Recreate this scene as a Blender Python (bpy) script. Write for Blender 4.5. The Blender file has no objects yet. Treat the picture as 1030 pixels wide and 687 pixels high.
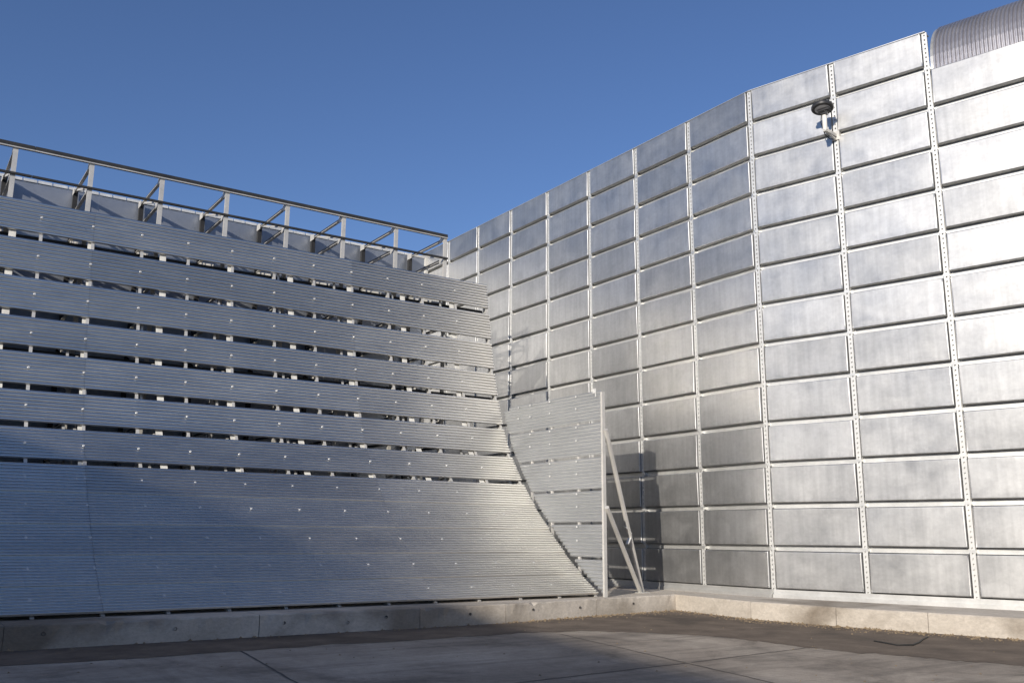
import bpy, math, random
from mathutils import Vector, Matrix
random.seed(7)
SC = bpy.context.scene
COL = SC.collection

# ------------------------------------------------------------------ materials
def new_mat(name):
    m = bpy.data.materials.new(name); m.use_nodes = True
    nt = m.node_tree
    return m, nt, nt.nodes['Principled BSDF'], nt.nodes, nt.links

def ramp(nodes, links, src, stops):
    r = nodes.new('ShaderNodeValToRGB')
    els = r.color_ramp.elements
    while len(els) < len(stops): els.new(0.5)
    for e, (p, c) in zip(els, stops):
        e.position = p
        e.color = (c, c, c, 1) if isinstance(c, (int, float)) else (*c, 1)
    links.new(src, r.inputs['Fac'])
    return r.outputs['Color']

def noise(nodes, links, vec, scale, detail=4, rough=.55, dist=0.0):
    n = nodes.new('ShaderNodeTexNoise'); n.inputs['Scale'].default_value = scale
    n.inputs['Detail'].default_value = detail; n.inputs['Roughness'].default_value = rough
    n.inputs['Distortion'].default_value = dist
    if vec is not None: links.new(vec, n.inputs['Vector'])
    return n.outputs['Fac']

def mapping(nodes, links, scale=(1,1,1), randomize=False, kind='Object'):
    tc = nodes.new('ShaderNodeTexCoord'); mp = nodes.new('ShaderNodeMapping')
    mp.inputs['Scale'].default_value = scale
    links.new(tc.outputs[kind], mp.inputs['Vector'])
    if randomize:
        oi = nodes.new('ShaderNodeObjectInfo')
        mu = nodes.new('ShaderNodeVectorMath'); mu.operation = 'MULTIPLY'
        cx = nodes.new('ShaderNodeCombineXYZ')
        for k in range(3): links.new(oi.outputs['Random'], cx.inputs[k])
        links.new(cx.outputs[0], mu.inputs[0]); mu.inputs[1].default_value = (97.0, 53.0, 71.0)
        links.new(mu.outputs[0], mp.inputs['Location'])
    return mp.outputs['Vector']

def mathn(nodes, links, op, a, b):
    n = nodes.new('ShaderNodeMath'); n.operation = op
    for i, v in enumerate((a, b)):
        if isinstance(v, (int, float)): n.inputs[i].default_value = v
        else: links.new(v, n.inputs[i])
    return n.outputs[0]

def mixc(nodes, links, fac, a, b, mode='MIX'):
    n = nodes.new('ShaderNodeMix'); n.data_type = 'RGBA'; n.blend_type = mode
    if isinstance(fac, (int, float)): n.inputs[0].default_value = fac
    else: links.new(fac, n.inputs[0])
    for i, v in ((6, a), (7, b)):
        if isinstance(v, tuple): n.inputs[i].default_value = (*v, 1)
        else: links.new(v, n.inputs[i])
    return n.outputs[2]

def bump(nodes, links, h, strength, dist, bsdf):
    b = nodes.new('ShaderNodeBump'); b.inputs['Strength'].default_value = strength
    b.inputs['Distance'].default_value = dist
    links.new(h, b.inputs['Height']); links.new(b.outputs[0], bsdf.inputs['Normal'])

def galvanised(name, c0, c1, r0, r1, metal=1.0, streak=(1,1,1), scale=1.6, bstr=.10, var=.10, runs=0.0):
    """Zinc coated steel: clouded tone, cloudy gloss, faint buckling."""
    m, nt, b, N, L = new_mat(name)
    v = mapping(N, L, streak, True)
    n1 = noise(N, L, v, scale, 5, .6, .4)
    n2 = noise(N, L, v, scale*7, 3, .6)
    n3 = noise(N, L, v, scale*.45, 2, .5)
    mixn = mathn(N, L, 'ADD', mathn(N, L, 'MULTIPLY', n1, .65), mathn(N, L, 'MULTIPLY', n2, .35))
    col = ramp(N, L, mixn, [(.32, c0), (.68, c1)])
    oi = N.new('ShaderNodeObjectInfo')
    f = mathn(N, L, 'ADD', mathn(N, L, 'MULTIPLY', oi.outputs['Random'], var), 1-var)
    cx = N.new('ShaderNodeCombineXYZ')
    for k in range(3): L.new(f, cx.inputs[k])
    col = mixc(N, L, 1.0, col, cx.outputs[0], 'MULTIPLY')
    if runs:   # rain runs and grime collecting above the lower edge
        mp2 = N.new('ShaderNodeVectorMath'); mp2.operation = 'MULTIPLY'; L.new(v, mp2.inputs[0]); mp2.inputs[1].default_value = (9, 1, .5)
        n4 = noise(N, L, mp2.outputs[0], 1.0, 4, .6)
        col = mixc(N, L, 1.0, col, ramp(N, L, n4, [(.35, 1-runs), (.62, 1.0)]), 'MULTIPLY')
        tc = N.new('ShaderNodeTexCoord'); sp = N.new('ShaderNodeSeparateXYZ'); L.new(tc.outputs['Object'], sp.inputs[0])
        gz = mathn(N, L, 'ADD', sp.outputs[2], mathn(N, L, 'MULTIPLY', n2, .22))
        col = mixc(N, L, 1.0, col, ramp(N, L, mathn(N, L, 'ADD', gz, .5), [(.16, 1-runs*.9), (.34, 1.0)]), 'MULTIPLY')
    L.new(col, b.inputs['Base Color'])
    b.inputs['Metallic'].default_value = metal
    rr = ramp(N, L, mathn(N, L, 'ADD', mathn(N, L, 'MULTIPLY', n1, .5), mathn(N, L, 'MULTIPLY', n3, .5)), [(.3, r0), (.7, r1)])
    L.new(rr, b.inputs['Roughness'])
    bump(N, L, n3, bstr, .04, b)
    return m

M_PANEL = galvanised('galvanised_panel', (.50,.50,.495), (.66,.66,.65), .40, .54, .92, (1,1,1.3), 1.7, .05, .16, .12)
M_SHEET = galvanised('galvanised_corrugated', (.75,.73,.69), (.86,.84,.79), .27, .35, 1.0, (.35,1,1), 2.2, .004, .12)
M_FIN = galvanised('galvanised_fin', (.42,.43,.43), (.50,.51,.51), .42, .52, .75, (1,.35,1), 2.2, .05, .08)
M_ROOF = galvanised('ribbed_roof_metal', (.42,.41,.43), (.54,.53,.55), .36, .48, .80, (1,1,1), 1.5, .02, .05)
M_STEEL = galvanised('galvanised_steel', (.52,.51,.48), (.66,.64,.60), .45, .60, .35, (1,1,1), 3, .03, .06)
M_RAIL = galvanised('galvanised_rail', (.60,.60,.58), (.74,.74,.72), .40, .55, .75, (1,1,1), 2, .03, .06)
M_WHITE = galvanised('bright_zinc', (.62,.62,.60), (.74,.74,.72), .42, .52, .45, (1,1,1), 2, .02, .05)
M_BACK = galvanised('galvanised_backing', (.30,.30,.30), (.40,.40,.40), .45, .6, .8, (1,1,1), 2, .03, 0)
M_FAR = galvanised('galvanised_back_wall', (.25,.275,.32), (.33,.355,.40), .36, .46, .55, (1,1,1), 1.2, .03, .06)
M_DARK = galvanised('dark_steel', (.018,.018,.019), (.04,.039,.038), .5, .7, .1, (1,1,1), 3, .02, .05)  # one near-black tone for chords, struts, back posts and purlins
M_BOLT = galvanised('zinc_bolt', (.7,.7,.68), (.8,.8,.78), .4, .5, .4, (1,1,1), 8, 0, .05)

def concrete(name, c0, c1, stain, scale, bstr, rough=.88, stretch=(1,1,1), stain_pos=(.52,.72), cracks=False):
    m, nt, b, N, L = new_mat(name)
    v = mapping(N, L, stretch)
    n1 = noise(N, L, v, scale, 6, .62, .3); n2 = noise(N, L, v, scale*14, 4, .7); n3 = noise(N, L, v, scale*.22, 4, .6, .6)
    col = ramp(N, L, n1, [(.3, c0), (.7, c1)])
    st = ramp(N, L, n3, [(stain_pos[0], 0.0), (stain_pos[1], 1.0)])
    col = mixc(N, L, st, col, stain)
    g = ramp(N, L, n2, [(.25, .78), (.75, 1.12)])
    col = mixc(N, L, 1.0, col, g, 'MULTIPLY')
    if cracks:   # worn yard: tyre runs, old oil and water marks, fine grit
        for sc_, (lo, hi), dk in (((.12,1.6,1), (.50,.62), .72), ((1.1,.10,1), (.54,.66), .80)):
            mv = N.new('ShaderNodeVectorMath'); mv.operation = 'MULTIPLY'; L.new(v, mv.inputs[0]); mv.inputs[1].default_value = sc_
            nn_ = noise(N, L, mv.outputs[0], 1.0, 5, .65, .8)
            col = mixc(N, L, 1.0, col, ramp(N, L, nn_, [(lo, 1.0), (hi, dk)]), 'MULTIPLY')
        n5 = noise(N, L, v, .55, 6, .7, 1.2)
        col = mixc(N, L, 1.0, col, ramp(N, L, n5, [(.36, .62), (.5, 1.0), (.66, 1.12)]), 'MULTIPLY')
        n6 = noise(N, L, v, 60, 2, .8)
        col = mixc(N, L, 1.0, col, ramp(N, L, n6, [(.3, .75), (.7, 1.15)]), 'MULTIPLY')
    L.new(col, b.inputs['Base Color']); b.inputs['Roughness'].default_value = rough
    bump(N, L, mathn(N, L, 'ADD', mathn(N, L, 'MULTIPLY', n2, .5), n1), bstr, .02, b)
    return m

M_GROUND = concrete('yard_concrete', (.33,.275,.218), (.46,.40,.325), (.22,.185,.148), .55, .35, .9, (1,1,1), (.45,.62), True)
M_PLINTH = concrete('plinth_concrete', (.42,.375,.315), (.57,.515,.44), (.20,.165,.125), 1.1, .45, .9, (1,1,1.6), (.52,.66))
M_DIRT = concrete('damp_dirt', (.085,.062,.044), (.19,.145,.105), (.055,.041,.030), 1.6, .5, .95)
M_JOINT = concrete('joint_filler', (.06,.055,.05), (.10,.092,.083), (.05,.046,.042), 2, .2)

def plain(name, col, rough=.6, metal=0.0, sc=6):
    m, nt, b, N, L = new_mat(name)
    v = mapping(N, L)
    n = noise(N, L, v, sc, 4, .6)
    c = ramp(N, L, n, [(.3, tuple(x*.8 for x in col)), (.7, tuple(min(1, x*1.15) for x in col))])
    L.new(c, b.inputs['Base Color']); b.inputs['Roughness'].default_value = rough; b.inputs['Metallic'].default_value = metal
    return m
M_LAMP = plain('dark_lamp_casing', (.035,.035,.037), .45, .2)
M_LENS = plain('lamp_lens', (.42,.42,.43), .3)
M_CAP = plain('white_flashing', (.70,.70,.68), .45, .3)
M_LITTER = plain('litter', (.24,.18,.11), .9, 0, 11)
M_RUBBER = plain('black_rubber', (.02,.02,.02), .7)
M_PALE = plain('pale_paint', (.72,.70,.64), .5)

# ------------------------------------------------------------------ mesh helper
class MB:
    def __init__(s): s.v = []; s.f = []; s.m = []
    def add(s, vs, fs, mi=0):
        o = len(s.v); s.v += [tuple(p) for p in vs]; s.f += [tuple(i+o for i in f) for f in fs]; s.m += [mi]*len(fs)
    def box(s, x0, x1, y0, y1, z0, z1, mi=0):
        v = [(x,y,z) for z in (z0,z1) for y in (y0,y1) for x in (x0,x1)]
        s.add(v, [(0,2,3,1),(4,5,7,6),(0,1,5,4),(2,6,7,3),(0,4,6,2),(1,3,7,5)], mi)
    def beam(s, a, b, w, d, side=None, mi=0):
        """rectangular bar from a to b, w wide along side, d deep"""
        a = Vector(a); b = Vector(b); t = (b-a).normalized()
        sd = Vector(side) if side else (Vector((0,0,1)) if abs(t.z) < .9 else Vector((1,0,0)))
        u = (sd - t*sd.dot(t)).normalized(); n = t.cross(u)
        v = []
        for p in (a, b):
            for i, j in ((-1,-1),(1,-1),(1,1),(-1,1)): v.append(p + u*(w/2*i) + n*(d/2*j))
        s.add(v, [(3,2,1,0),(4,5,6,7),(0,1,5,4),(1,2,6,5),(2,3,7,6),(3,0,4,7)], mi)
    def tube(s, pts, r, n=10, mi=0, caps=True):
        pts = [Vector(p) for p in pts]; rs = r if isinstance(r, (list, tuple)) else [r]*len(pts)
        rings = []; u = None
        for i, p in enumerate(pts):
            t = (pts[min(i+1, len(pts)-1)] - pts[max(i-1, 0)]).normalized()
            if u is None: u = t.orthogonal().normalized()
            u = (u - t*u.dot(t)).normalized(); w = t.cross(u)
            rings.append([p + u*(rs[i]*math.cos(2*math.pi*k/n)) + w*(rs[i]*math.sin(2*math.pi*k/n)) for k in range(n)])
        v = [q for rg in rings for q in rg]; f = []
        for i in range(len(rings)-1):
            for k in range(n): f.append((i*n+k, i*n+(k+1)%n, (i+1)*n+(k+1)%n, (i+1)*n+k))
        if caps: f += [tuple(range(n-1,-1,-1)), tuple((len(rings)-1)*n+k for k in range(n))]
        s.add(v, f, mi)
    def lathe(s, prof, n=28, mi=0):
        v = []; f = []
        for r, z in prof:
            for k in range(n): v.append((r*math.cos(2*math.pi*k/n), r*math.sin(2*math.pi*k/n), z))
        for i in range(len(prof)-1):
            for k in range(n): f.append((i*n+k, i*n+(k+1)%n, (i+1)*n+(k+1)%n, (i+1)*n+k))
        f += [tuple(range(n-1,-1,-1)), tuple((len(prof)-1)*n+k for k in range(n))]
        s.add(v, f, mi)
    def mesh(s, name, mats, smooth=None):
        me = bpy.data.meshes.new(name); me.from_pydata([tuple(p) for p in s.v], [], s.f); me.update()
        for m in (mats if isinstance(mats, (list, tuple)) else [mats]): me.materials.append(m)
        me.polygons.foreach_set('material_index', s.m)
        if smooth is not None:
            me.polygons.foreach_set('use_smooth', [True]*len(me.polygons)); me.set_sharp_from_angle(angle=math.radians(smooth))
        me.update(); return me
    def build(s, name, mats, parent=None, smooth=None, loc=None, rotz=0):
        return link(name, s.mesh(name, mats, smooth), parent, loc, rotz)

def link(name, data, parent=None, loc=None, rotz=0):
    o = bpy.data.objects.new(name, data); COL.objects.link(o)
    if parent: o.parent = parent
    if loc: o.location = loc
    if rotz: o.rotation_euler[2] = rotz
    return o
def tag(o, label, cat, group=None):
    o['label'] = label; o['category'] = cat
    if 'kind' not in o: o['kind'] = 'thing'
    if group: o['group'] = group
    return o
def thing(name, label, cat, loc=(0,0,0), rotz=0, group=None):
    o = link(name, None, None, loc, rotz); o.empty_display_size = .2
    return tag(o, label, cat, group)
def structure(o): o['kind'] = 'structure'; return o
def solid(o, t):
    md = o.modifiers.new('thickness', 'SOLIDIFY'); md.thickness = t; md.offset = -1

# ------------------------------------------------------------------ ground
g = MB(); g.add([(-700,-700,0),(700,-700,0),(700,700,0),(-700,700,0)], [(0,1,2,3)])
structure(g.build('ground', M_GROUND))

def strip(name, pts, w, z, mat):
    b = MB(); vs = []
    n = len(pts)
    for i, p in enumerate(pts):
        a = Vector(pts[max(0,i-1)]); c = Vector(pts[min(n-1,i+1)]); t = (c-a).normalized(); q = Vector((-t.y, t.x))
        ww = w*random.uniform(.75, 1.3)
        vs += [(p[0]+q.x*ww/2, p[1]+q.y*ww/2, z), (p[0]-q.x*ww/2, p[1]-q.y*ww/2, z)]
    b.add(vs, [(2*i, 2*i+1, 2*i+3, 2*i+2) for i in range(n-1)])
    return structure(b.build(name, mat))
def wobble(p, q, n, amp):
    return [(p[0]+(q[0]-p[0])*i/n + random.uniform(-amp,amp), p[1]+(q[1]-p[1])*i/n + random.uniform(-amp,amp)) for i in range(n+1)]
strip('ground_joint', wobble((-3.2,-2.9), (-5.6,-14.6), 60, .010), .028, .004, M_JOINT)
strip('ground_joint', wobble((-8.28,-1.4), (-10.0,-14.8), 60, .008), .028, .004, M_JOINT)
strip('ground_joint', wobble((-13.2,-1.4), (-14.4,-14.8), 40, .008), .028, .004, M_JOINT)
strip('ground_joint', wobble((-3.86,-6.55), (-1.25,-6.30), 20, .008), .025, .004, M_JOINT)
strip('ground_joint', wobble((-8.95,-6.9), (-3.98,-6.56), 30, .008), .028, .004, M_JOINT)

# ------------------------------------------------------------------ plinths (low concrete upstands)
PT = .34
left_front = [(-18,-.86), (-11.2,-.80), (-7.6,-.78), (-4.75,-.86), (-2.9,-.80), (-.4,-.42), (2.08,-.15)]
right_front = [(2.08,-.15), (1.80,-2.57), (2.03,-4.4), (2.40,-6.0), (2.75,-7.5), (4.0,-12.4)]
def plinth(name, front, back, label, parent=None):
    root = thing(name, label, 'concrete plinth', (front[0][0], front[0][1], 0))
    ox, oy = front[0]
    # split into cast lengths with a thin open joint between
    for i in range(len(front)-1):
        (ax, ay), (bx, by) = front[i], front[i+1]; (cx, cy), (dx, dy) = back[i], back[i+1]
        L_ = math.hypot(bx-ax, by-ay); n = max(2, int(L_/.12)); b = MB(); e = .006/L_ if i else 0
        prof = []
        rows = []
        for k in range(n+1):
            t = e + (1-2*e)*k/n if i else k/n*(1-e)
            f = Vector((ax+(bx-ax)*t-ox, ay+(by-ay)*t-oy, 0)); r = Vector((cx+(dx-cx)*t-ox, cy+(dy-cy)*t-oy, 0))
            q = (r-f).normalized(); j = random.gauss(0,.006); c = random.uniform(.010,.03) + (random.uniform(.02,.05) if random.random() < .08 else 0)
            rows.append([f + Vector((0,0,-.05)) - q*.015, f - q*.012 + Vector((0,0,.12)), f + q*j + Vector((0,0,PT-c)), f + q*(c+j*.5) + Vector((0,0,PT)), r + Vector((0,0,PT)), r + Vector((0,0,-.05))])
        vs = [p for rw in rows for p in rw]; m = 6; fs = []
        for k in range(n):
            for j in range(m-1): fs.append((k*m+j, k*m+j+1, (k+1)*m+j+1, (k+1)*m+j))
        fs += [tuple(range(m-1,-1,-1)), tuple(n*m+j for j in range(m))]
        b.add(vs, fs)
        b.build('cast_length', M_PLINTH, root)
    return root
pl = plinth('concrete_plinth', left_front, [(-18,8),(-11.2,8),(-7.6,8),(-4.75,8),(-2.9,8),(-.4,8),(3.40,8)],
       'long low concrete plinth in shade under the curved corrugated deflector')
plinth('concrete_plinth', right_front, [(3.40,6.5),(3.55,-2.0),(4.05,-3.9),(4.55,-5.8),(5.0,-7.8),(6.2,-12.6)],
       'sunlit cream concrete plinth below the tall panel wall on the right')

def on_front(x):
    for (ax, ay), (bx, by) in zip(left_front, left_front[1:]):
        if ax <= x <= bx: return ay+(by-ay)*(x-ax)/(bx-ax), math.atan2(by-ay, bx-ax)
for hx, hz in ((-12.4,.2),(-10.7,.21),(-8.9,.19),(-7.2,.2),(-6.1,.16),(-5.4,.22),(-3.7,.2),(-2.2,.21),(-.9,.19),(.7,.2)):
    y, an = on_front(hx); b = MB(); r = .026
    ring = [(r*math.cos(k*math.pi/5), r*math.sin(k*math.pi/5)) for k in range(10)]
    b.add([(p, 0, q) for p, q in ring] + [(p*.8, .012, q*.8) for p, q in ring], [(k,(k+1)%10,10+(k+1)%10,10+k) for k in range(10)] + [tuple(range(10,20))])
    o = b.build('tie_hole', M_JOINT, pl, None, (hx-left_front[0][0], y-left_front[0][1]-.020, hz), an)
# ------------------------------------------------------------------ dirt band along the plinths
outer = [(-18,-2.3),(-12,-2.4),(-7.5,-2.4),(-4.6,-2.35),(-3.2,-2.5),(-2.3,-2.9),(-1.9,-3.4),(-1.25,-4.2),(-1.12,-5.3),(-1.18,-6.3),(-1.1,-6.8),(-.84,-7.6),(-.6,-8.3),(-.45,-9.1),(.4,-13)]
inner = [(-18,-.84),(-12,-.79),(-7.5,-.76),(-4.6,-.84),(-3.2,-.80),(-1.0,-.48),(.6,-.30),(2.09,-.13),(1.82,-2.2),(1.82,-2.7),(2.0,-4.2),(2.2,-5.0),(2.42,-6.0),(2.77,-7.5),(4.0,-12.4)]
def resample(P, n):
    P = [Vector(p) for p in P]; d = [0]
    for i in range(1, len(P)): d.append(d[-1] + (P[i]-P[i-1]).length)
    out = []
    for k in range(n):
        t = d[-1]*k/(n-1); i = 0
        while i < len(P)-2 and d[i+1] < t: i += 1
        u = (t-d[i])/max(1e-9, d[i+1]-d[i]); out.append(P[i].lerp(P[i+1], u))
    return out
def by_knots(P, per):
    out = []
    for i in range(len(P)-1):
        a, c = Vector(P[i]), Vector(P[i+1])
        for k in range(per): out.append(a.lerp(c, k/per))
    return out + [Vector(P[-1])]
ob = by_knots(outer, 12); ib = by_knots(inner, 12)
b = MB(); vs = []; h1 = h2 = 0.0
for i, (p, q) in enumerate(zip(ob, ib)):
    h1 = h1*.75 + random.uniform(-.07, .07); d = (p-q).normalized(); p = p + d*(h1 + random.uniform(-.03,.03))
    for k in range(5): vs.append((*(q.lerp(p, k/4)), .0045))
b.add(vs, [(i*5+k, (i+1)*5+k, (i+1)*5+k+1, i*5+k+1) for i in range(len(ob)-1) for k in range(4)])
structure(b.build('damp_ground', M_DIRT))

# loose litter against the plinth foot: nobody could count it
b = MB()
for i in range(1500):
    t = random.random()*(len(ib)-1.001); k = int(t); q = ib[k].lerp(ib[k+1], t-k); p = ob[k].lerp(ob[k+1], t-k)
    if q.x < -3 and random.random() < .7: continue
    u = abs(random.gauss(0, .09)) + .015
    c = q.lerp(p, min(u, .9)); s = random.uniform(.008, .032)*(1.5 if u < .08 else 1)
    z = .006; a = random.uniform(0, 6.28)
    ring = [(c.x + s*random.uniform(.5,1.2)*math.cos(a+k2*1.26), c.y + s*random.uniform(.4,1.0)*math.sin(a+k2*1.26), z) for k2 in range(5)]
    b.add(ring + [(c.x, c.y, z + s*random.uniform(.3,.9))], [(0,1,5),(1,2,5),(2,3,5),(3,4,5),(4,0,5),(4,3,2,1,0)])
for i in range(420):     # grit and leaves blown over the open yard
    c = Vector((random.uniform(-13,2), random.uniform(-13,-1.2))); s = random.choice((.006,.009,.013,.022)); z = .002; a = random.uniform(0,6.28)
    if c.x > 1.6 and c.y > -8: continue
    ring = [(c.x + s*random.uniform(.5,1.2)*math.cos(a+k2*1.26), c.y + s*random.uniform(.4,1.0)*math.sin(a+k2*1.26), z) for k2 in range(5)]
    b.add(ring + [(c.x, c.y, z + s*random.uniform(.3,.8))], [(0,1,5),(1,2,5),(2,3,5),(3,4,5),(4,0,5),(4,3,2,1,0)])
o = b.build('litter', M_LITTER); o['kind'] = 'stuff'; tag(o, 'dead leaves and grit lying along the foot of the plinth', 'litter')

# bent black strip lying on the damp ground
b = MB(); b.tube([(.38,-6.32,.012),(.30,-6.55,.014),(.18,-6.85,.013),(.40,-6.98,.018),(.85,-6.80,.02),(1.25,-6.60,.016),(1.68,-6.42,.013)], .013, 7)
tag(b.build('rubber_strip', M_RUBBER, None, 60), 'bent black rubber strip lying on the damp ground before the plinth', 'rubber strip')

# ------------------------------------------------------------------ cassette walls
W = 2.012; P = .895; Z13 = .534; TOPZ = 12.03
GAPX, GAPZ = .145, .128
DEPTH0, FRONT = -.12, .09
def zbot(k): return Z13 + P*(13-k)
def panel_mesh(w, h, bulge, seed, bow=0.0):
    rnd = random.Random(seed); b = MB(); r = .015
    US = [0,.008,.06,.16,.3,.5,.7,.84,.94,.992,1]; VS = [0,.016,.12,.3,.5,.7,.88,.984,1]; nx, nz = len(US)-1, len(VS)-1
    def grid(u, v): return (-w/2 + r + (w-2*r)*u, -h/2 + r + (h-2*r)*v)
    vs = []; idx = {}
    tw = rnd.uniform(-.004,.004); sx = rnd.uniform(-.3,.3)
    for j in range(nz+1):
        for i in range(nx+1):
            u, v = US[i], VS[j]; x, z = grid(u, v)
            s = math.sin(math.pi*u)*math.sin(math.pi*v)
            y = FRONT + bulge*s*(1+sx*(u-.5)) + tw*(u-.5)*(v-.5)*4 + bow*(1-(2*u-1)**2)
            idx[i,j] = len(vs); vs.append((x,y,z))
    fs = [(idx[i,j+1], idx[i+1,j+1], idx[i+1,j], idx[i,j]) for j in range(nz) for i in range(nx)]
    loop = [idx[i,0] for i in range(nx+1)] + [idx[nx,j] for j in range(1,nz+1)] + [idx[i,nz] for i in range(nx-1,-1,-1)] + [idx[0,j] for j in range(nz-1,0,-1)]
    n = len(loop); prev = loop
    for (off, y) in ((r*.38, FRONT-r*.08), (r*.8, FRONT-r*.42), (r, FRONT-r), (r, DEPTH0+.004)):
        new = []
        for q in loop:
            x, _, z = vs[q]
            ex = x + (off if abs(x-(w/2-r)) < 1e-6 else -off if abs(x+(w/2-r)) < 1e-6 else 0)
            ez = z + (off if abs(z-(h/2-r)) < 1e-6 else -off if abs(z+(h/2-r)) < 1e-6 else 0)
            new.append(len(vs)); vs.append((ex, y, ez))
        for k in range(n): fs.append((prev[k], prev[(k+1)%n], new[(k+1)%n], new[k]))
        prev = new
    b.add(vs, fs)
    return b.mesh('panel', M_PANEL, 50)
HP = P-GAPZ; WP = W-GAPX
HT = TOPZ - .012 - zbot(1)
PM = [panel_mesh(WP, HP, bu, i) for i, bu in enumerate((.002, .004, .005, .001, .003, -.002))]
PT_M = [panel_mesh(WP, HT, bu, 20+i) for i, bu in enumerate((.002, .004, .001))]

PM_BOW = [panel_mesh(WP, HP, .002, 40+i, bw) for i, bw in enumerate((.030, .024, .036))]
def joint_strip_mesh(z0, z1):
    """slotted upright standing in the joint between two panels"""
    b = MB(); y0, y1 = .025, .055
    b.box(-.050, -.014, y0, y1, z0, z1); b.box(.014, .050, y0, y1, z0, z1); b.box(-.03, .03, y0-.025, y0-.018, z0, z1)
    z = z0; st = P/9
    while z < z1-.02:
        b.box(-.014, .014, y0+.002, y1-.002, z, min(z+random.uniform(.052,.070), z1)); z += st
    return b.mesh('slotted_upright', M_WHITE)
def wall(root, nb, skip_top, joints, extra_rows=None, bowed=False):
    length = nb*W
    # back sheet, one height per bay so that the low bays stay low
    for i in range(nb):
        b = MB(); zt = TOPZ-.02 if i not in skip_top else zbot(1)-.02
        b.box(i*W+(0 if i else .0), (i+1)*W, DEPTH0-.05, DEPTH0, PT-.02, zt)
        b.build('back_sheet', M_BACK, root)
    for k in range(1, 14):
        for i in range(nb):
            if k == 1 and i in skip_top: continue
            if extra_rows and i in extra_rows and k not in extra_rows[i]: continue
            me = random.choice(PT_M) if k == 1 else random.choice(PM_BOW if (bowed and i == 0 and k > 4) else PM)
            h = HT if k == 1 else HP
            o = link('panel', me, root, ((i+.5)*W, 0, zbot(k)+h/2))
            o.rotation_euler = (random.gauss(0,.007), 0, random.gauss(0,.007))
    runs = []
    for k in range(2, 14):     # rail in each horizontal channel, between row k-1 and row k
        z0 = zbot(k)+HP
        b = MB(); b.box(.03, length-.03, DEPTH0+.002, -.035, z0+.010, z0+.085); b.box(.03, length-.03, DEPTH0+.004, -.05, z0+.085, z0+.116)
        for i in range(nb+1):  # little end cleats where rail and upright cross
            x = i*W; b.box(max(x-.06,.0), min(x+.06,length), -.034, .06, z0+.03, z0+.088)
        b.build('channel_rail', M_RAIL, root)
    for i in joints:
        zt = TOPZ-.01
        link('slotted_upright', JM if not (i in skip_top and (i-1 in skip_top or i == 0)) else JM_LOW, root, (i*W, 0, 0))
    segs = [(0, nb)] if not skip_top else [(max(skip_top)+1, nb)]
    for a, c in segs:
        b = MB(); b.box(a*W-.03, c*W, DEPTH0-.06, FRONT+.006, TOPZ-.010, TOPZ+.004)
        b.build('top_cap', M_RAIL, root)
    b = MB(); b.box(0, length, DEPTH0+.001, .115, PT-.01, PT+.075); b.box(0, length, DEPTH0+.001, .075, PT+.075, PT+.17)
    b.build('base_sill', M_RAIL, root)
JM = joint_strip_mesh(PT, TOPZ-.012); JM_LOW = joint_strip_mesh(PT, zbot(1)-.01)

J7 = Vector((3.273, -1.959, 0)); ub = Vector((.2466, -.9691, 0)); nb_ = Vector((-.9691, -.2466, 0))
wa = thing('panel_wall', 'tall straight run of galvanised panel wall behind the corrugated deflector and its side fin', 'wall', tuple(J7), math.pi/2)
wall(wa, 8, (), range(1, 9), {7: (1,2,3)}, True)
# the deep corner bay hidden behind the deflector keeps its lower rows in one piece
b = MB()
for k in range(4, 14): b.box(7*W+.08, 8*W-.08, DEPTH0+.002, FRONT, zbot(k), zbot(k)+HP)
o = b.build('panel', M_PANEL, wa); o['kind'] = 'stuff'
J11 = J7 + ub*(4*W)
wb = thing('panel_wall', 'bright angled run of galvanised panel wall carrying the round floodlight', 'wall', tuple(J11), math.atan2(.9691, -.2466))
wall(wb, 4, (0, 1), range(0, 4))
# shared upright at the kink belongs to the straight run
link('slotted_upright', JM, wa, (0, 0, 0), math.radians(7))

# the angled run carries on past the right edge of the view and closes the yard
def far_run(a, c, label):
    L_ = (c-a).length; d = (c-a)/L_
    r = thing('panel_wall', label, 'wall', tuple(a), math.atan2(d.y, d.x))
    n = round(L_/W); w_ = L_/n; pb = MB(); sb = MB(); ub_ = MB()
    zt = zbot(1)
    sb.box(0, L_, DEPTH0-.05, DEPTH0, 0, zt-.02)
    for i in range(n):
        for k in range(2, 14): pb.box(i*w_+GAPX/2, (i+1)*w_-GAPX/2, DEPTH0+.002, FRONT, zbot(k), zbot(k)+HP)
        ub_.box(i*w_-.058, i*w_+.058, DEPTH0+.003, .025, PT, zt-.02)
    sb.build('back_sheet', M_BACK, r)
    for nm, mb, mt in (('panel', pb, M_PANEL), ('slotted_upright', ub_, M_RAIL)):
        o = mb.build(nm, mt, r); o['kind'] = 'stuff'
    return r
J12 = J11 + ub*.02
far_run(J11 + ub*24, J12, 'continuation of the bright panel wall beyond the right edge of the view')

# mostly hidden wall added behind the deflector to keep blue sky out of reflections
bw = thing('panel_wall', 'added galvanised wall behind the deflector, keeping blue sky out of the panel reflections', 'wall', (3.3, 14.05, 0))
b = MB(); b.box(-24, -.0, 0, .08, 0, 11.93); b.build('back_sheet', M_BACK, bw)
b = MB()
for i in range(12):
    for k in range(1, 14): b.box(-2*i-2+.08, -2*i-.08, -.10, -.001, zbot(k), zbot(k)+(HP if k > 1 else HT-.12))
o = b.build('panel', M_PANEL, bw); o['kind'] = 'stuff'

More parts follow.
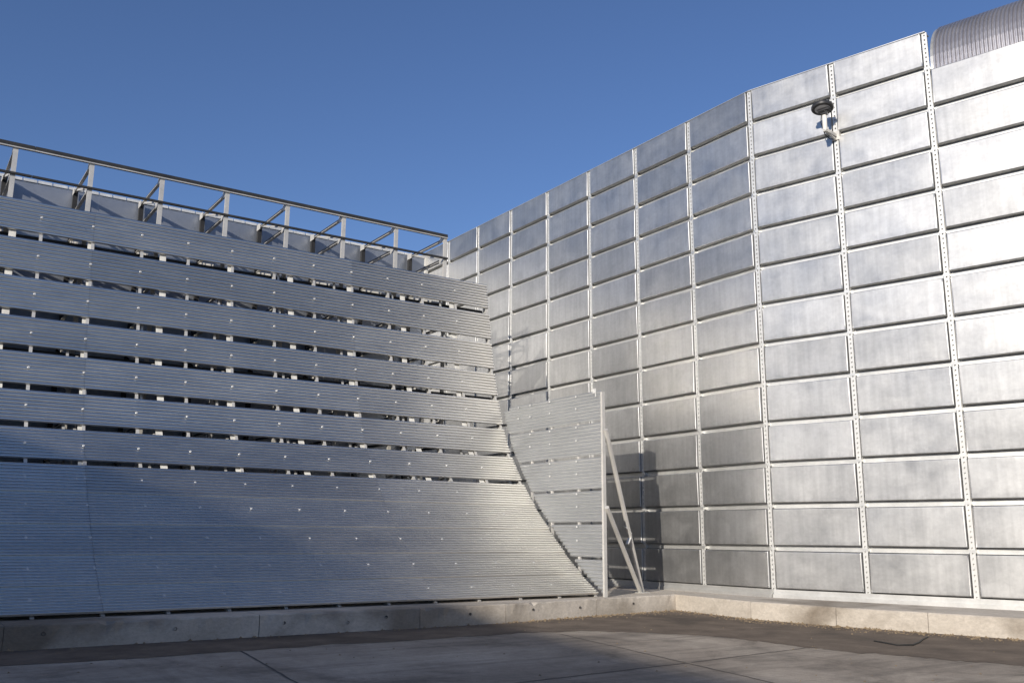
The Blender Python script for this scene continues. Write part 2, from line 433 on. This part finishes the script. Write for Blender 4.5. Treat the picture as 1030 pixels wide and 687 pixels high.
# opposite wall of the enclosure, behind the camera: shades the yard
ow = [(-35.0, 14), (-36.9, -14), (-39.9, -26.5), (-41.0, -46)]
for i in range(3):
    a = Vector((*ow[i], 0)); c = Vector((*ow[i+1], 0)); L_ = (c-a).length
    if i == 0: owr = thing('corrugated_wall', 'tall corrugated steel wall across the yard behind the viewer', 'wall', tuple(a))
    b = MB(); n = int(L_/.3); d = (c-a)/n; nn = Vector((-(c-a).y, (c-a).x, 0)).normalized(); vs = []
    off = a - Vector((*ow[0], 0))
    for k in range(n*2+1):
        p = off + d*(k/2) + nn*(.05 if (k//1) % 2 else 0)
        vs += [tuple(p), (p.x, p.y, 12.0)]
    b.add(vs, [(2*k, 2*k+2, 2*k+3, 2*k+1) for k in range(n*2)])
    o = b.build('wall_sheet', M_SHEET, owr); solid(o, .05)

# curved corrugated roof edge beyond the low bays
rf = thing('corrugated_shed', 'shed with a curved ribbed metal roof rising behind the top of the panel wall', 'shed', tuple(J7 + ub*(2*W) ), math.atan2(.9691, -.2466))
b = MB(); vs = []; x = .10; cols = 0; Rr = 1.30; z0 = zbot(1)-.02
prof = [(-.02, z0-.25)]
for k in range(13):
    a = math.pi/2*k/12; prof.append((-.03 - Rr*1.15*(1-math.cos(a)), z0 + .06 + Rr*math.sin(a)))
prof.append((-6.0, z0+.06+Rr+.5))
NR = 60*4
for k in range(NR+1):
    xx = -.10 - k*.0775/4; hh = (0, .0, 1., 1.)[k % 4]*.045
    for q, (y, z) in enumerate(prof):
        a = math.pi/2*min(max((q-1)/12, 0), 1); vs.append((xx, y + hh*math.cos(a), z + hh*math.sin(a)))
m = len(prof)
b.add(vs, [(k*m+q, k*m+q+1, (k+1)*m+q+1, (k+1)*m+q) for k in range(NR) for q in range(m-1)])
o = b.build('curved_roof', M_ROOF, rf); solid(o, .004)
b = MB()
for q in range(m-1):
    (y0, z_0), (y1, z_1) = prof[q], prof[q+1]
    b.beam((-.085, y0, z_0), (-.085, y1, z_1), .035, .05, (0, -(z_1-z_0), y1-y0) )
b.build('edge_trim', M_RAIL, rf)

# ------------------------------------------------------------------ curved deflector
KN = [(4.60,8.25),(4.56,8.05),(4.455,7.48),(4.315,6.65),(4.165,5.83),(3.975,5.09),(3.715,4.31),(3.37,3.58),(2.86,2.88),(2.36,2.27),(1.77,1.71),(1.20,1.205),(.60,.752),(0.0,.365)]
def catmull(P, per=24):
    out = []
    for i in range(len(P)-1):
        p0 = P[max(i-1,0)]; p1 = P[i]; p2 = P[i+1]; p3 = P[min(i+2,len(P)-1)]
        for k in range(per):
            t = k/per
            out.append(tuple(.5*((2*p1[a]) + (-p0[a]+p2[a])*t + (2*p0[a]-5*p1[a]+4*p2[a]-p3[a])*t*t + (-p0[a]+3*p1[a]-3*p2[a]+p3[a])*t**3) for a in (0,1)))
    return out + [P[-1]]
CURVE = catmull(KN)
# two smoothing passes take the measuring noise out of the slope
for _ in range(60):
    CURVE = [CURVE[0]] + [tuple((CURVE[i-1][a]+2*CURVE[i][a]+CURVE[i+1][a])/4 for a in (0,1)) for i in range(1,len(CURVE)-1)] + [CURVE[-1]]
ARC = [0.0]
for i in range(1, len(CURVE)): ARC.append(ARC[-1] + math.hypot(CURVE[i][0]-CURVE[i-1][0], CURVE[i][1]-CURVE[i-1][1]))
def at_arc(s):
    s = min(max(s, 0), ARC[-1]-1e-6); lo, hi = 0, len(ARC)-1
    while hi-lo > 1:
        mid = (lo+hi)//2
        if ARC[mid] <= s: lo = mid
        else: hi = mid
    u = (s-ARC[lo])/(ARC[hi]-ARC[lo]); a, c = CURVE[lo], CURVE[hi]
    t = Vector((0, c[0]-a[0], c[1]-a[1])).normalized()
    n = Vector((0, -abs(t.z), abs(t.y)))       # outward: to the viewer and up
    return Vector((0, a[0]+(c[0]-a[0])*u, a[1]+(c[1]-a[1])*u)), t, n
def arc_of_z(z):
    for i in range(len(CURVE)-1):
        if CURVE[i][1] >= z >= CURVE[i+1][1]:
            u = (CURVE[i][1]-z)/(CURVE[i][1]-CURVE[i+1][1]); return ARC[i]+u*(ARC[i+1]-ARC[i])
    return ARC[-1] if z < 1 else 0
def y_of_z(z): return at_arc(arc_of_z(z))[0].y

ROWS = [(8.19,7.495),(7.34,6.645),(6.525,5.83),(5.705,5.10),(4.98,4.325),(4.215,3.588),(3.48,2.888),(2.795,2.26),(2.27,1.708),(1.718,1.203),(1.213,.748),(.758,.375)]
RIBX = [-.03-.975*k for k in range(1, 19)]
SEAM = [.0, -3.93, -9.78, -17.5]
PITCH, CH = .0766, .036
df = thing('blast_deflector', 'large curved deflector of grey corrugated steel strips with an open frame along its top', 'blast deflector', (0, 0, 0))
def hexbolt(b, c, n, r, h, mi):
    u = Vector((1,0,0)); w = n.cross(u)
    lo = [c + (u*math.cos(k*math.pi/3)+w*math.sin(k*math.pi/3))*r for k in range(6)]
    hi = [c + n*h + (u*math.cos(k*math.pi/3)+w*math.sin(k*math.pi/3))*r*.8 for k in range(6)]
    b.add(lo+hi, [(k,(k+1)%6,6+(k+1)%6,6+k) for k in range(6)] + [tuple(range(6,12))], mi)
for ri, (zt, zb) in enumerate(ROWS):
    s0, s1 = arc_of_z(zt), arc_of_z(zb)
    for si in range(3):
        xa, xb = SEAM[si], SEAM[si+1]
        b = MB(); nper = max(4, round((s1-s0)/PITCH)); pit = (s1-s0)/nper; prof = []
        for k in range(nper):
            for f_, h_ in ((0,0),(.06,0),(.12,0),(.15,.12),(.24,.88),(.28,1),(.56,1.06),(.84,1),(.88,.88),(.97,.12)): prof.append((s0+(k+f_)*pit, h_*CH))
        prof.append((s1, 0))
        nxs = max(2, int((xa-xb)/.49)); vs = []; lift = .004*(si % 2) + (.010 if ri >= 8 else 0)*0
        amp = .0012
        xs = [xa-(.004 if si else 0), xa-.012] + [xa + (xb-xa)*i/nxs for i in range(1, nxs)] + [xb+.008, xb]; nxs = len(xs)-1
        for i, x in enumerate(xs):
            if i not in (1, nxs): wv = random.uniform(-amp, amp); tl = random.uniform(-.002, .002)
            for (s, h) in prof:
                p, t, n = at_arc(s); q = p + n*(h + lift + wv + tl*((s-s0)/(s1-s0)-.5) + (.026*(s-s0)/(s1-s0) if ri >= 7 else 0))
                vs.append((x, q.y, q.z))
        m = len(prof)
        b.add(vs, [(i*m+k, i*m+k+1, (i+1)*m+k+1, (i+1)*m+k) for i in range(nxs) for k in range(m-1)])
        # fixing bolts at the ribs, part of the sheet's surface
        places = (.52,) if ri < 7 else (.45, .985)
        for rx in RIBX:
            if not (xb+.02 < rx < xa+.001): continue
            for fr in places:
                k = round(fr*nper - .5); sc = s0 + (k+.5)*pit
                p, t, n = at_arc(sc); hexbolt(b, Vector((rx-.02, p.y, p.z)) + n*(CH+lift+.002), n, .025, .018, 1)
        o = b.build('corrugated_sheet', [M_SHEET, M_BOLT], df, 70)
# curved ribs behind the sheets
b = MB()
ss = [ARC[-1]*k/60 for k in range(61)]; ss[0] = .06
vs = []
for s in ss:
    p, t, n = at_arc(s)
    for (dx, dn) in ((-.03,-.012),(.03,-.012),(.03,-.024),(.006,-.024),(.006,-.16),(-.006,-.16),(-.006,-.024),(-.03,-.024)):
        q = p + n*dn; vs.append((dx, q.y, q.z))
b.add(vs, [(i*8+k, i*8+(k+1)%8, (i+1)*8+(k+1)%8, (i+1)*8+k) for i in range(60) for k in range(8)] + [tuple(range(7,-1,-1)), tuple(60*8+k for k in range(8))])
RIBM = b.mesh('curved_rib', M_STEEL)
for rx in [-.05] + RIBX: link('curved_rib', RIBM, df, (rx, 0, 0))
# purlins behind some of the gaps
for (za, zb_) in ((7.505,7.33),(5.105,4.98),(2.892,2.795)):
    zc = (za+zb_)/2; p, t, n = at_arc(arc_of_z(zc)); b = MB()
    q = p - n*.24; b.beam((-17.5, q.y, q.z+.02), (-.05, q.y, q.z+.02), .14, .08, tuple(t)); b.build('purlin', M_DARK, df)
# lattice support frames; their heads stand clear above the sheets
YF, YB, ZT, ZM = 4.74, 6.72, 9.36, 8.74
fp = MB(); fp.box(-.045, .045, YF-.03, YF+.03, PT, ZT-.045); FPM = fp.mesh('front_post', M_STEEL)
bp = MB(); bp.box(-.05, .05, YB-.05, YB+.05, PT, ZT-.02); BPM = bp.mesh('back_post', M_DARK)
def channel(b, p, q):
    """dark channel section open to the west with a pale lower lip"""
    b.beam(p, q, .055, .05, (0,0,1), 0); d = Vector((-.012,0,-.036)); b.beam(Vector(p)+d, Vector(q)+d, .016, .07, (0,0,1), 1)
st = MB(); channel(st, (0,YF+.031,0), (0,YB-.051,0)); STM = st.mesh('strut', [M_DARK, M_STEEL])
dg = MB(); dg.beam((.0,YF+.035,.03), (.0,YB-.055,.58), .045, .045, (1,0,0)); DGM = dg.mesh('brace', M_STEEL)
tie = MB(); tie.beam((0,0,0),(0,1,0), .05, .05, (1,0,0))
FX = [-1.2-1.452*k for k in range(12)]
CLEATS = []
for (za, zb_) in zip([r[1] for r in ROWS[:7]], [r[0] for r in ROWS[1:8]]):
    pr = []
    for w_, dx, dn in ((.13, .10, .05), (.05, -.16, .09)):
        p, t, n = at_arc(arc_of_z((za+zb_)/2)); q = p - n*dn; c = Vector((dx, q.y, q.z)); b = MB()
        b.beam(c - t*.16, c + t*.16, w_, .012, (1,0,0)); pr.append(b.mesh('cleat', M_PALE if w_ > .1 else M_STEEL))
    CLEATS.append(pr)
for fx in FX:
    fr = link('support_frame', None, df, (fx, 0, 0)); fr.empty_display_size = .2
    for pr in CLEATS:
        link('cleat', pr[0], fr, (random.uniform(-.03,.03),0,0))
        if random.random() < .7: link('cleat', pr[1], fr, (random.uniform(-.12,.05),0,0))
    link('front_post', FPM, fr); link('back_post', BPM, fr); link('strut', STM, fr, (0,0,ZT-.07))
    for zz in (ZM, ZT-.07):
        b = MB(); b.box(-.052, -.046, YF-.03, YF+.20, zz-.09, zz+.06); b.build('gusset', M_STEEL, fr)
        b = MB(); b.box(-.058, -.052, YB-.20, YB+.05, zz-.09, zz+.06); b.build('gusset', M_STEEL, fr)
    z = ZM
    while z > 1.0:
        link('strut', STM, fr, (0,0,z)); link('brace', DGM, fr, (0,0,z)); z -= .62
    for zz in (6.55, 5.0, 3.5, 2.2):     # ties from the frame forward to the curve
        yc = y_of_z(zz) + .14
        if YF - yc > .25:
            b = MB(); b.beam((0, YF-.03, zz+.1), (0, yc, zz), .05, .05, (1,0,0)); b.beam((0.03, YF-.03, zz-.55), (0.03, yc+.02, zz-.06), .04, .04, (1,0,0)); b.build('tie', M_STEEL, fr)
for k in range(3):
    xa, xb = (-1.155, -5.0, -11.0, -17.3)[k], (-5.0, -11.0, -17.3)[k]
    xa = (-1.15, -5.014, -11.026)[k]; xb = (-5.006, -11.018, -17.3)[k]
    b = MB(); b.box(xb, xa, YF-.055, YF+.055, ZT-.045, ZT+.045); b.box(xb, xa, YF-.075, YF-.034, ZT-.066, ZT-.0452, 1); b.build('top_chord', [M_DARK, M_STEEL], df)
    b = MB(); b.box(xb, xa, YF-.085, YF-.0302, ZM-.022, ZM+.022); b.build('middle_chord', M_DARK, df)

# rear sheeting behind the frames, pale and sunlit, with notched capping and an end post
YS, ZS, XE = 6.86, 9.38, -.66
xa = XE
while xa > -17.3:
    xb = max(xa-2.904, -17.4); b = MB(); vs = []; nxs = 8
    for k in range(nxs+1):
        x = xa+(xb-xa)*k/nxs; y = YS + .004*math.sin(x*2.1)
        vs += [(x,y,PT),(x,y,ZS)]
    b.add(vs, [(2*k,2*k+1,2*k+3,2*k+2) for k in range(nxs)]); b.build('rear_sheet', M_FAR, df); xa = xb - .004
xa = XE
while xa > -17.3:
    l = random.uniform(.26,.31); b = MB(); b.box(xa-l, xa, YS-.03, YS+.05, ZS-.01, ZS+.055); b.build('cap_piece', M_CAP, df); xa -= l+.035
b = MB(); b.box(XE+.005, XE+.10, YS-.05, YS+.06, PT, ZS+.02); b.build('end_post', M_PALE, df)

# ------------------------------------------------------------------ side fin at the end of the deflector
fn = thing('side_fin', 'upright corrugated side fin closing the right end of the curved deflector', 'side fin', (.07, 0, 0))
FR = [(4.748,4.092),(4.045,3.345),(3.285,2.615),(2.56,1.898),(1.842,1.152),(1.095,.40)]
YFR = -.10
for ri, (zt, zb) in enumerate(FR):
    nper = max(6, round((zt-zb)/PITCH)); pit = (zt-zb)/nper; b = MB()
    for k in range(nper):
        z1 = zt-k*pit; z0 = z1-pit
        ye = (y_of_z(z0) if z0 > .37 else 0) - .09 - (.25 if z1 > 4.68 else 0)
        ye = max(ye, YFR+.05)
        zz = [(z1-f_*pit, -(.5-.5*math.cos(2*math.pi*f_))**.8*.014) for f_ in (0,.12,.25,.38,.5,.62,.75,.88,1)]; nz_ = len(zz)
        ny = max(1, int((ye-YFR)/.6)); vs = []
        ys = [YFR, YFR+.008] + [YFR + (ye-YFR)*j/ny for j in range(1, ny)] + [ye-.008, ye]; ny = len(ys)-1
        for y in ys:
            for (z, h) in zz: vs.append((h, y, z))
        b.add(vs, [(j*nz_+q, j*nz_+q+1, (j+1)*nz_+q+1, (j+1)*nz_+q) for j in range(ny) for q in range(nz_-1)])
    for yb in (.75, 1.75, 2.55, 3.05):
        for zq in (zt-.05, (zt+zb)/2):
            if yb < y_of_z(zb)-.3:
                c = Vector((-CH-.002, yb, zq)); r = .022
                lo = [c + Vector((0, r*math.cos(q*math.pi/3), r*math.sin(q*math.pi/3))) for q in range(6)]; hi = [p + Vector((-.014,0,0)) for p in lo]
                b.add(lo+hi, [(q,(q+1)%6,6+(q+1)%6,6+q) for q in range(6)] + [tuple(range(6,12))], 1)
    o = b.build('corrugated_sheet', [M_FIN, M_BOLT], fn, 70)
b = MB(); b.box(-.03, .05, YFR-.062, YFR-.003, PT, 4.70); b.build('edge_post', M_STEEL, fn)
for yb in (.75, 1.75, 2.55):
    b = MB(); zlo = max(PT, [c[1] for c in CURVE if c[0] <= yb+.25][0] if [c for c in CURVE if c[0] <= yb+.25] else PT)
    b.box(.006, .056, yb-.03, yb+.03, PT, 4.72); b.build('rear_upright', M_STEEL, fn)
b = MB(); b.box(-.035, -.022, .05, .16, 4.70, 4.80); b.box(-.035,-.022,.05,.07,4.62,4.70); b.build('lifting_bracket', M_CAP, fn)
FOOT = Vector((1.84-.07, .66, PT+.01))
b = MB(); b.tube([(.03, YFR-.10, 3.87), FOOT], .052, 12); br = b.build('brace', M_STEEL, fn, 50)
b2 = MB(); b2.tube([(.03, YFR-.10, 2.20), FOOT + Vector((-.10,-.05,0))], .05, 12); b2.build('brace', M_STEEL, fn, 50)
m = Vector((.03, YFR-.10, 3.87)).lerp(FOOT, .62)
b = MB(); b.beam(m + Vector((-.16,-.05,.12)), m + Vector((.05,.0,-.02)), .10, .012, (0,1,.3)); b.beam(m + Vector((-.10,-.05,-.26)), m + Vector((.03,.0,-.12)), .08, .012, (0,1,.3)); b.build('clamp_plate', M_CAP, br)
b = MB(); b.box(FOOT.x-.22, FOOT.x+.12, FOOT.y-.13, FOOT.y+.10, PT+.001, PT+.014); b.build('foot_plate', M_STEEL, fn)

# ------------------------------------------------------------------ floodlight on the wall
J8 = J7 + ub*W
lp = thing('floodlight', 'round black floodlight on a short bracket arm near the top of the panel wall', 'floodlight', (J8.x, J8.y, 10.28), math.atan2(.9691, -.2466))
b = MB(); b.box(-.09,.09,-.044,.09,-.10,.10); b.beam((0,.09,.0),(.03,.60,-.02), .07,.07,(0,0,1)); b.beam((0,.09,-.09),(.02,.42,-.04), .04,.04,(1,0,0)); b.build('bracket_arm', M_STEEL, lp)
b = MB(); b.tube([(.03,.56,-.02),(.03,.56,.32)], .05, 12); b.build('mast', M_PALE, lp, 50)
b = MB(); b.tube([(.09,.56,.36),(.13,.52,.20),(.10,.40,-.06),(.07,.20,-.10),(.05,.095,-.06)], .011, 7); b.build('cable', M_RUBBER, lp, 60)
hd = MB(); hd.lathe([(.05,.13),(.10,.125),(.12,.10),(.20,.085),(.235,.06),(.24,.02),(.225,-.005)][::-1], 32)
for k in range(16):
    a = 2*math.pi*k/16; c, s = math.cos(a), math.sin(a); hd.beam((.05*c,.05*s,.12),(.21*c,.21*s,.095), .006,.05,(-s,c,0))
hdo = hd.build('lamp_head', M_LAMP, lp, 40, (.05,.58,.47)); hdo.rotation_euler = (math.radians(10), math.radians(4), 0)
ln = MB(); ln.lathe([(.15,-.012),(.165,-.004),(.17,.0)], 28); ln.build('lens', M_LENS, hdo, 40)
yk = MB(); yk.beam((-.02,.56,.32),(-.02,.56,.46),.05,.05,(1,0,0)); yk.box(-.10,.16,.50,.62,.42,.485); yk.build('yoke', M_LAMP, lp)

# ------------------------------------------------------------------ light, sky, camera
EL = math.radians(16.5); LH = Vector((-.875, -.485)).normalized()
SUN = Vector((LH.x*math.cos(EL), LH.y*math.cos(EL), math.sin(EL)))
sd = bpy.data.lights.new('sun', 'SUN'); sd.energy = 4.8; sd.angle = math.radians(.5); sd.color = (1, .92, .81)
so = bpy.data.objects.new('sun', sd); COL.objects.link(so); so.rotation_euler = SUN.to_track_quat('Z', 'Y').to_euler(); so.location = (-30,-30,30)
w = bpy.data.worlds.new('World'); SC.world = w; w.use_nodes = True
nt = w.node_tree; bg = nt.nodes['Background']; sky = nt.nodes.new('ShaderNodeTexSky'); sky.sky_type = 'NISHITA'; sky.sun_disc = False
sky.sun_elevation = EL; sky.sun_rotation = math.atan2(SUN.x, SUN.y); sky.altitude = 200; sky.air_density = 1.0; sky.dust_density = .1; sky.ozone_density = 6.0
wbm = nt.nodes.new('ShaderNodeMix'); wbm.data_type = 'RGBA'; wbm.blend_type = 'MULTIPLY'; wbm.inputs[0].default_value = 1; wbm.inputs[7].default_value = (1.22,.98,.98,1)
nt.links.new(sky.outputs[0], wbm.inputs[6]); nt.links.new(wbm.outputs[2], bg.inputs['Color']); bg.inputs['Strength'].default_value = .122

cd = bpy.data.cameras.new('camera'); co = bpy.data.objects.new('camera', cd); COL.objects.link(co); SC.camera = co
rt = Vector((.8258,-.5632,.0064)); fw = Vector((.5500,.8091,.2059)).normalized(); rt = (rt - fw*rt.dot(fw)).normalized(); up = rt.cross(fw)
co.matrix_world = Matrix(((rt.x,up.x,-fw.x,-12.861),(rt.y,up.y,-fw.y,-15.608),(rt.z,up.z,-fw.z,1.6),(0,0,0,1)))
cd.sensor_fit = 'HORIZONTAL'; cd.sensor_width = 36; cd.lens = 36*.89841; cd.clip_start = .1; cd.clip_end = 3000

SC.render.engine = 'CYCLES'
SC.view_settings.view_transform = 'Standard'; SC.view_settings.look = 'None'; SC.view_settings.gamma = 1; SC.view_settings.exposure = 0.04
SC.view_settings.use_curve_mapping = False
SC.cycles.max_bounces = 8; SC.cycles.diffuse_bounces = 3; SC.cycles.glossy_bounces = 5
